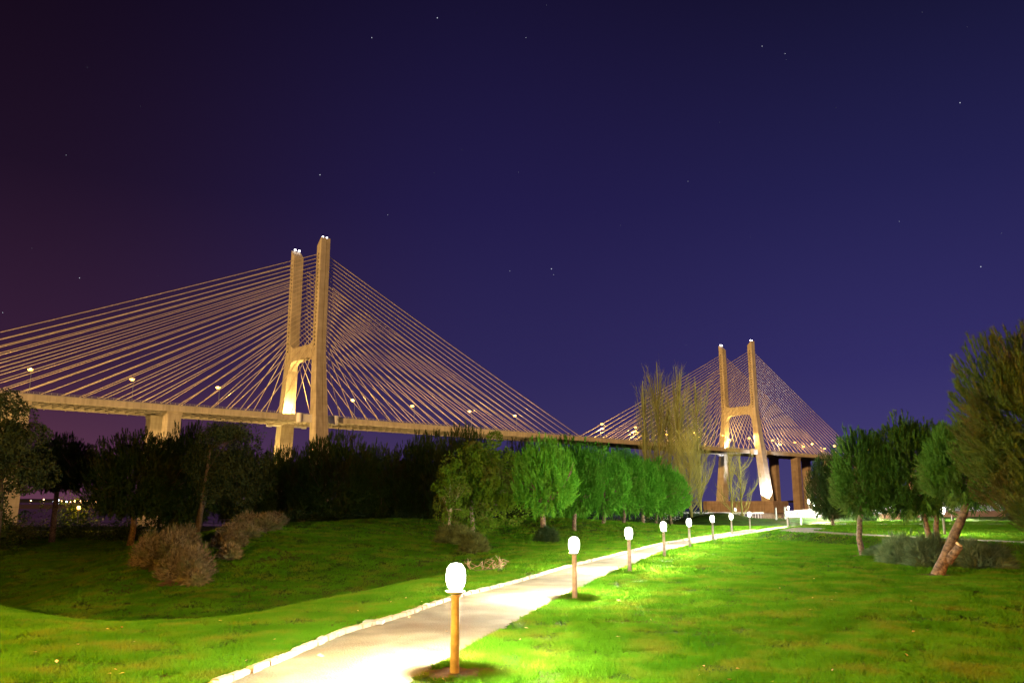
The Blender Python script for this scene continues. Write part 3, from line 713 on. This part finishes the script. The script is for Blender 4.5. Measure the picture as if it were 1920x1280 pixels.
for i, (px, b, w, t, l) in enumerate([(1706, 1058, 74, 1002, 'leftmost big rosemary bush under the two-stemmed pine'), (1745, 1064, 62, 1002, 'rosemary bush just left of the leaning trunk'), (1802, 1062, 60, 1014, 'rosemary bush just right of the leaning trunk'), (1845, 1066, 70, 1016, 'rosemary bush at the right end of the row'), (1650, 1040, 26, 1026, 'small rosemary bush right of the curved pine trunk'), (1634, 1043, 20, 1032, 'tiny rosemary tuft touching the curved pine trunk')]):
    sh(px, b, w, t, l, 'rosemary', 140 + i, name='rosemary_bush')
# hedges and undergrowth far behind
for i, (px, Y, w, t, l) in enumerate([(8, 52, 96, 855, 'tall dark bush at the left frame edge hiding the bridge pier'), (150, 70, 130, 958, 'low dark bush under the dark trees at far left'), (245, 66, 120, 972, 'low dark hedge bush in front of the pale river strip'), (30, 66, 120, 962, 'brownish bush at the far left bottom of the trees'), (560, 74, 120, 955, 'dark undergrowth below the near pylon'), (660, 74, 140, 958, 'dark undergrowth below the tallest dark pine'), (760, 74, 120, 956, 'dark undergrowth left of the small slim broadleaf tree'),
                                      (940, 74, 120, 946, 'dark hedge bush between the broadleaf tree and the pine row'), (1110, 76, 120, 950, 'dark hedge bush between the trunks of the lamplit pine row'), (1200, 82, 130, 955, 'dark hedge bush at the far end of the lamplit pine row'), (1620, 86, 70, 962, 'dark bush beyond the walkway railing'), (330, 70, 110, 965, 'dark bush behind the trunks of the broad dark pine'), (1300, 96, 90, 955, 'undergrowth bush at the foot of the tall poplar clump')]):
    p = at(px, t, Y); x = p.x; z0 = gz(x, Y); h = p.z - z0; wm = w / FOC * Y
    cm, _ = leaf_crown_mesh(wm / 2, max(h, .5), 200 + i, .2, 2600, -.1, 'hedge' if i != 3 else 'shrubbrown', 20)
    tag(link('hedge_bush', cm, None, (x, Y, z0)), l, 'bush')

# dead pruned branches on a soil patch
def dead():
    rs = R(9); p = at(918, 1062, 29.0); x, Y = p.x, 28.2; z0 = gz(x, Y)
    mb = MB()
    for i in range(17):
        b = np.array([rs.uniform(-.65, .65), rs.uniform(-.25, .25), 0]); a = rs.uniform(-1.3, 1.3); 
        d = np.array([math.sin(a), rs.uniform(-.2, .2), math.cos(a) * .9 + .2]); P = [b]; r = .028
        for k in range(5): d = d + rs.normal(0, .35, 3); d /= np.linalg.norm(d); d[2] = abs(d[2]) * .9; P.append(P[-1] + d * .085)
        mb.tube(P, np.linspace(.014, .005, 6), 6)
        q = np.array(P[3]); mb.tube([q, q + rs.normal(0, .09, 3) + [0, 0, .06], q + rs.normal(0, .12, 3) + [0, 0, .12]], [.013, .010, .005], 5)
    tag(mb.build('dead_branches', M['twig'], None, (x, Y, z0)), 'bleached bare pruned branches on bare soil behind the nearest path lamp', 'branches')
    BARE.append((x, Y, .75))
dead()
BARE += [(-.75, 11.24, .45), (12.95, 25.65, .55), (14.44, 34.5, .5), (1.45, 19.55, .22), (3.75, 26.8, .3)]

# soil discs
def soil(x, y, r, seed):
    rs = R(seed); mb = MB(); k = 28; V = [(x, y, gz(x, y) + .012)]
    for q in (.5, 1.):
        for j in range(k):
            a = j * 2 * math.pi / k; rr = r * q * (1 + .18 * math.sin(a * 3 + seed) + .1 * rs.rand()); V.append((x + rr * math.cos(a), y + rr * math.sin(a), gz(x + rr * math.cos(a), y + rr * math.sin(a)) + .010))
    mb.add(V[:1 + k], [(0, 1 + j, 1 + (j + 1) % k) for j in range(k)])
    mb2 = [(1 + j, 1 + k + j, 1 + k + (j + 1) % k, 1 + (j + 1) % k) for j in range(k)]
    mb.add(V, mb2); return mb
for i, (x, y, r) in enumerate(BARE): structure(soil(x, y, min(r * 1.0, 1.4), i).build('soil_patch', M['soil'], smooth=True))

# ------------------------------------------------------------------ path lamps
def bollard(x, y, label, h=1.24, far=False, proto=[None]):
    z0 = gz(x, y); e = empty('path_lamp', (x, y, z0), label, 'lamp', 'glowing lamps along the path')
    if proto[0] is None:
        mb = MB(); mb.lathe((0, 0, 0), [(0, -.05), (.062, -.05), (.058, .5), (.054, 1.0), (0, 1.0)], 18); a = mb.mesh('post', M['post'], True)
        mb = MB(); mb.lathe((0, 0, 0), [(0, .985), (.06, .99), (.125, 1.02), (.125, 1.035), (.06, 1.045), (0, 1.05)], 18); b = mb.mesh('collar', M['metal'], True)
        mb = MB(); mb.lathe((0, 0, 0), [(0, 1.045), (.07, 1.05), (.108, 1.09), (.13, 1.16), (.132, 1.24), (.118, 1.33), (.075, 1.385), (0, 1.40)], 14); c = mb.mesh('globe', M['lamp'], True)
        proto[0] = (a, b, c)
    for nm, me in zip(('post', 'collar', 'globe'), proto[0]):
        o = link(nm, me, e); o.scale = (1, 1, h / 1.24)
    bulb('bulb', LAMPW, (1., .97, .78), .045, e, (0, 0, 1.22 * h / 1.24))
LP = [(-.75, 11.24), (1.45, 19.55), (3.75, 26.8), (6.22, 34.2), (8.7, 40.9), (11.9, 49.4), (14.93, 56.6), (18.9, 66.1), (23.6, 71.2), (25.6, 73.6)]
for i, (x, y) in enumerate(LP):
    bollard(x, y, 'glowing lamp on a wooden post beside the path, %s from the camera' % (ordn[i] if i else 'the nearest one'))
for x, y, h, l in [(27.2, 101, 1.3, 'glowing path lamp far off, just above the seventh path lamp'), (32.0, 96, 1.3, 'glowing path lamp far off, just above the ninth path lamp'), (31.2, 85.5, 1.4, 'glowing lamp at the walkway railing, left of the railing pair'), (30.9, 80, 1.4, 'glowing lamp on a grey post at the walkway, left of the small dark pine'), (38.5, 96, 1.4, 'yellowish glowing lamp seen through the small dark pine'),
                   (33.5, 90, 1.5, 'glowing lamp at the foot of the rising walkway ramp'), (35.5, 99, 2.1, 'glowing lamp behind the middle of the rising walkway'), (43.5, 100, 2.2, 'glowing lamp behind the upper end of the rising walkway'),
                   (23.2, 44.7, 1.35, 'glowing lamp beside the cross path, seen between the pine stems'), (38.8, 85, 1.5, 'tiny lamp far behind the pine with the slim curved trunk'), (41.8, 85, 1.6, 'tiny lamp far behind the broad two-stemmed pine, left one'), (45., 85, 1.7, 'tiny lamp far behind the leaning pine trunk')]:
    bollard(x, y, l, h)

# street lamp behind the camera side that lights the near lawn
def park_lamp(x, y, h, label, power, col):
    z0 = gz(x, y); e = empty('park_lamp', (x, y, z0), label, 'lamp')
    mb = MB(); mb.tube([(0, 0, 0), (0, 0, h * .5), (0, 0, h)], [.07, .055, .045], 10); mb.build('pole', M['metal'], e)
    mb = MB(); mb.lathe((0, 0, h), [(0, .42), (.24, .36), (.26, .32), (.03, .3)], 14); mb.build('cap', M['metal'], e)
    mb = MB(); mb.lathe((0, 0, h), [(0, 0), (.13, .02), (.17, .15), (.15, .29), (0, .295)], 14); mb.build('globe', frosted('park_globe_lit', col, 6.), e, smooth=True); bulb('bulb', power, col, .05, e, (0, 0, h + .15))
park_lamp(-12.5, 4.0, 3.2, 'sodium globe lamp on the near lawn beside the camera', 60000., (1., .50, .05))
park_lamp(13., -1.0, 3.6, 'sodium globe lamp on the right lawn behind the camera', 38000., (1., .38, .03))

# ------------------------------------------------------------------ grass object (after all bare patches are known)
mb = MB()
for n, yr, h, w, sd in ((330000, (8.5, 15.5), .060, .010, 1), (300000, (15.5, 26), .065, .016, 2), (230000, (26, 44), .08, .028, 3), (150000, (44, 76), .09, .055, 4)):
    X = yr[1] * .66 + 1.5
    V = blades(n, (-X, X), yr, lambda x, y: offpath(x, y) & infrus(x, y), h, w, sd)
    mb.add(V, np.arange(len(V)).reshape(-1, 3))
structure(mb.build('grass', M['grass']), 'stuff')
# fallen leaves scattered on the lawn
def litter():
    rs = R(77); mb = MB()
    for _ in range(75):
        y = rs.uniform(10, 26); x = rs.uniform(-.62, .5) * y; z = gz(x, y) + rs.uniform(.03, .05)
        if not offpath(np.array([x]), np.array([y]))[0] and rs.rand() < .7: continue
        a = rs.uniform(0, 6.28); L = rs.uniform(.025, .06); t = rs.uniform(-.4, .4); u = np.array([math.cos(a), math.sin(a), t]) * L; v = np.array([-math.sin(a), math.cos(a), rs.uniform(-.5, .5)]) * L * .5
        c = np.array([x, y, z]); mb.add([c - u, c + v, c + u, c - v + [0, 0, .012]], [(0, 1, 2), (0, 2, 3)])
    structure(mb.build('fallen_leaves', mat('dry_leaf', (.35, .2, .08), (.6, .45, .3), 3.)), 'stuff')
litter()
mb = MB(); x, y = -2.53, 15.56; mb.box((x, y, gz(x, y) + .045), (.36, .26, .05)); mb.box((x, y, gz(x, y) + .0725), (.30, .20, .006))
tag(mb.build('drain_cover', M['metal']), 'small square drain cover in the grass left of the path kerb', 'drain cover')

# ------------------------------------------------------------------ river, far shore, walkway
def sheet(name, x0, x1, y0, y1, z, m):
    mb = MB(); mb.add([(x0, y0, z), (x1, y0, z), (x1, y1, z), (x0, y1, z)], [(0, 1, 2, 3)]); return structure(mb.build(name, m))
def water_mat():
    m, nt, b = nodes('river_water'); b.inputs['Base Color'].default_value = (.012, .014, .02, 1); b.inputs['Roughness'].default_value = .22; b.inputs['IOR'].default_value = 1.33
    N, L = nt.nodes, nt.links; tc = N.new('ShaderNodeTexCoord'); mp = N.new('ShaderNodeMapping'); mp.inputs['Scale'].default_value = (.05, .18, 1); L.new(tc.outputs['Object'], mp.inputs[0])
    nz = N.new('ShaderNodeTexNoise'); nz.inputs['Scale'].default_value = 4.; nz.inputs['Detail'].default_value = 5; L.new(mp.outputs[0], nz.inputs['Vector'])
    bp = N.new('ShaderNodeBump'); bp.inputs['Distance'].default_value = .25; L.new(nz.outputs['Fac'], bp.inputs['Height']); L.new(bp.outputs['Normal'], b.inputs['Normal']); return m
sheet('river', -9000, 9000, 100, 13500, WZ, water_mat())
sheet('brown_band', -1500, -80, 1040, 3600, WZ + .05, mat('dull_brown', (.12, .07, .05), (.17, .10, .07), .02, rough=.7))  # flat brown sheet just above the river surface
def shore():
    rs = R(4); mb = MB(); xs = np.linspace(-8500, 8500, 120); V = []
    for x in xs:
        h = 12 + 14 * rs.rand() + 10 * math.sin(x * .002)
        V += [(x, 8600, WZ - 1), (x, 8700, WZ + h), (x, 9400, WZ + h * 1.2), (x, 9600, WZ - 1)]
    F = [(i * 4 + k, (i + 1) * 4 + k, (i + 1) * 4 + k + 1, i * 4 + k + 1) for i in range(len(xs) - 1) for k in range(3)]
    mb.add(V, F); structure(mb.build('far_shore', mat('far_shore_land', (.02, .018, .02), (.03, .028, .03), .01)))
shore()
def ico(mb, c, r):
    mb.lathe(c, [(0, -r), (r * .8, -r * .6), (r, 0), (r * .8, r * .6), (0, r)], 6)
for i, (px, py, r, w) in enumerate([(5, 936, 5, 0), (22, 938, 9, 1), (27, 937, 4, 1), (58, 938, 4, 0), (82, 936, 4, 0), (102, 940, 9, 1), (109, 937, 7, 1), (115, 939, 5, 0), (125, 940, 6, 1), (132, 940, 4, 0), (140, 939, 7, 0), (152, 939.5, 8, 0), (158, 940, 6, 0), (163, 940, 7, 0), (173, 939, 4, 0), (179, 940, 6, 0), (777, 959, 3, 1), (783, 959, 5, 1), (990, 942, 5, 1), (997, 942, 5, 1)]):
    Y = 5000. if px < 500 else 3000.
    mb = MB(); p = at(px, min(py, 941), Y); ico(mb, (0, 0, 0), r * Y / 9000 * 1.6)
    o = mb.build('shore_light', M['townw'] if w else M['town'], None, p)
    if px < 500: tag(o, 'pinpoint town light on the far shore under the trees at left', 'light', 'town lights on the far shore')
    else: tag(o, 'white pinpoint light seen under the dark pines in the middle', 'light', 'pinpoint lights under the pines')
# orange lit bush by the shore at left with its lamp
cm, _ = leaf_crown_mesh(2.6, 2.6, 301, .2, 2600, -.5, 'leaf', 20)
p = at(140, 925, 88); tag(link('shore_bush', cm, None, (p.x, 88, .6)), 'orange-lit bush beside the town lights at left', 'bush')
park_lamp(at(150, 930, 85).x, 85, 2.2, 'sodium lamp half hidden in the orange-lit bush at left', 1500., (1., .45, .08))

def fence(x0, x1, y0, y1, label, h=1.5, step=2.4, wires=5):
    n = int(abs(x1 - x0) / step); e = None; mb = MB(); P = []
    for i in range(n + 1):
        t = i / n; x = x0 + (x1 - x0) * t; y = y0 + (y1 - y0) * t; z = gz(x, y); P.append((x, y, z)); mb.box((x, y, z + h / 2), (.06, .06, h))
    e = empty('wire_fence', P[0], label, 'fence')
    o = mb.build('posts', M['metal'], e); o.location = -Vector(P[0])
    mb = MB()
    for k in range(wires): mb.tube([(a, b, c + h * (.15 + .2 * k)) for a, b, c in P], .018, 4)
    o = mb.build('wires', M['metal'], e); o.location = -Vector(P[0])
fence(-52, -24, 74, 74, 'thin wire fence in front of the pale river strip at left')

def railing(pts, label, h=1.05, step=.16, name='railing'):
    pts = [Vector(p) for p in pts]; e = empty(name, pts[0], label, 'railing')
    up = Vector((0, 0, 1)); off = pts[0]
    mb = MB()
    for z, r in ((h, .04), (h * .9, .02), (.12, .025)): mb.tube([tuple(p - off + up * z) for p in pts], r, 6)
    mb.build('rails', M['railwhite'], e)
    mb = MB(); mp = MB()
    for a, b in zip(pts[:-1], pts[1:]):
        n = max(1, int((b - a).length / step))
        for i in range(n):
            q = a + (b - a) * (i / n) - off
            if i % 12 == 0: mp.box(tuple(q + up * h / 2), (.07, .07, h))
            else: mb.box(tuple(q + up * h / 2), (.022, .022, h * .8))
    mb.build('balusters', M['railwhite'], e); mp.build('posts', M['railwhite'], e)
M['railwhite'] = mat('galvanised_rail', (.5, .5, .48), (.62, .62, .6), 2., rough=.5)
def walkway():
    pts = [(30.5, 91, .1), (34.5, 92.5, .35), (40, 94.5, .7), (47, 97, 1.0), (60, 101, 1.1)]
    mb = MB(); V = []
    for x, y, z in pts: V += [(x, y, z - 2.5), (x, y, z), (x - .7, y + 2.4, z), (x - .7, y + 2.4, z - 2.5)]
    F = [(i * 4 + k, (i + 1) * 4 + k, (i + 1) * 4 + (k + 1) % 4, i * 4 + (k + 1) % 4) for i in range(len(pts) - 1) for k in range(4)] + [(0, 1, 2, 3)]
    mb.add(V, F); tag(mb.build('walkway', M['brick']), 'raised walkway ramp with reddish side wall in front of the bridge piers', 'walkway')
    railing([(x, y + .15, z) for x, y, z in pts], 'pale balustrade along the rising walkway at right')
    railing([(16, 100, .0), (24, 100.5, .0), (30, 99, .0)], 'long low railing at the waterside behind the far path lamps', .9, .3)
    mb = MB(); mb.box((27, 102.5, -.6), (36, .5, 1.2)); tag(mb.build('quay_wall', M['brick']), 'low quay wall at the waterside below the far pylon', 'wall')
walkway()
for x, y, l in ((26.4, 83, 'short grey post at the end of the path, left one of a pair'), (27.3, 83, 'short grey post at the end of the path, right one of a pair')):
    mb = MB(); mb.lathe((0, 0, 0), [(.09, 0), (.09, 1.15), (.05, 1.2), (0, 1.2)], 10); tag(mb.build('marker_post', M['metal'], None, (x, y, gz(x, y))), l, 'post')

# added unseen blocks behind the viewer, shading the park from the low city glow
def block(x0, x1, y, h, label):
    e = empty('shade_block', ((x0 + x1) / 2, y, 0), label, 'light blocker'); W = x1 - x0
    mb = MB(); mb.box((0, 0, h / 2), (W, 12, h)); mb.build('wall', M['conc2'], e)
    mb = MB(); mb.box((0, 0, h + .2), (W + .8, 12.8, .4)); mb.build('roof', M['conc2'], e)
    mb = MB()
    for i in range(int(W / 4)):
        for k in range(int(h / 3)): mb.box((-W / 2 + 2 + i * 4, 6.02, 1.7 + k * 3), (1.6, .12, 1.5))
    o = mb.build('window', M['pocket'], e); o['kind'] = 'stuff'
for x0, x1, h, l in ((-270, -101, 30, 'left added shade block, unseen behind the viewer'), (-100, -21, 29, 'middle added shade block, unseen behind the viewer'), (-20, 62, 30, 'right added shade block, unseen behind the viewer')):
    block(x0, x1, -76, h, l)

# ------------------------------------------------------------------ sky, stars, light, camera
w = bpy.data.worlds.new('World'); SC.world = w; w.use_nodes = True; nt = w.node_tree; N, L = nt.nodes, nt.links
bg = N['Background']; tc = N.new('ShaderNodeTexCoord'); sx = N.new('ShaderNodeSeparateXYZ'); L.new(tc.outputs['Generated'], sx.inputs[0])
def s2l(c): return tuple(((v / 255 + .055) / 1.055) ** 2.4 if v > 10 else v / 255 / 12.92 for v in c)
def ramp(stops):
    r = N.new('ShaderNodeValToRGB'); els = r.color_ramp.elements
    while len(els) < len(stops): els.new(.5)
    for e, (p, c) in zip(els, stops): e.position = p; e.color = (*s2l(c), 1)
    L.new(sx.outputs['Z'], r.inputs['Fac']); return r.outputs['Color']
rl = ramp([(0, (98, 57, 77)), (.15, (55, 31, 56)), (.35, (31, 17, 37)), (.58, (15, 6, 18))])
rc = ramp([(0, (62, 53, 99)), (.15, (46, 40, 89)), (.35, (34, 28, 74)), (.58, (22, 17, 48))])
rr = ramp([(0, (70, 64, 118)), (.15, (51, 46, 103)), (.35, (35, 33, 80)), (.58, (17, 16, 40))])
def mr(a, b):
    m = N.new('ShaderNodeMapRange'); m.interpolation_type = 'SMOOTHSTEP'; m.inputs['From Min'].default_value = a; m.inputs['From Max'].default_value = b; L.new(sx.outputs['X'], m.inputs['Value']); return m.outputs[0]
m1 = N.new('ShaderNodeMixRGB'); L.new(mr(-.55, .02), m1.inputs[0]); L.new(rl, m1.inputs[1]); L.new(rc, m1.inputs[2])
m2 = N.new('ShaderNodeMixRGB'); L.new(mr(-.02, .5), m2.inputs[0]); L.new(m1.outputs[0], m2.inputs[1]); L.new(rr, m2.inputs[2])
L.new(m2.outputs[0], bg.inputs['Color']); bg.inputs['Strength'].default_value = 1.

mb = MB(); rs = R(12)
for px, py, r in [(820, 34, 1.2), (697, 71, 1.), (986, 71, .7), (1429, 87, .9), (1472, 101, .8), (1800, 193, 1.2), (1839, 500, 1.2), (600, 328, 1.1), (1034, 504, 1.1), (1038, 515, .6), (149, 521, .9), (956, 508, .6), (727, 403, .6), (1686, 415, .6), (124, 291, .6), (5, 586, .8), (164, 127, .5), (1290, 340, .5)] + [(rs.uniform(0, 1920), rs.uniform(0, 700), rs.uniform(.12, .3)) for _ in range(30)]:
    p = at(px, py, 12000); ico(mb, p, r * 6.8)
structure(mb.build('stars', M['star']), 'stuff')

sun = bpy.data.lights.new('sun', 'SUN'); sun.energy = 4.; sun.color = (1., .58, .20); sun.angle = math.radians(2)
so = link('sun', sun, None, (0, 0, 60)); d = Vector((-.34, -.93, .137)).normalized(); so.rotation_euler = (-d).to_track_quat('-Z', 'Y').to_euler()

cam = bpy.data.cameras.new('camera'); co = link('camera', cam, None, (0, 0, CAMZ)); cam.sensor_width = 36; cam.lens = 36 * FOC / 1920; cam.clip_start = .1; cam.clip_end = 30000
co.rotation_euler = (math.pi / 2 + TH, 0, 0); SC.camera = co
SC.view_settings.view_transform = 'Standard'; SC.view_settings.look = 'None'; SC.view_settings.exposure = 0; SC.view_settings.gamma = 1
SC.cycles.use_denoising = True; SC.cycles.max_bounces = 5; SC.cycles.diffuse_bounces = 2; SC.cycles.sample_clamp_indirect = 6.; SC.cycles.volume_bounces = 0; SC.cycles.use_light_tree = True
SC.cycles.caustics_reflective = False; SC.cycles.caustics_refractive = False
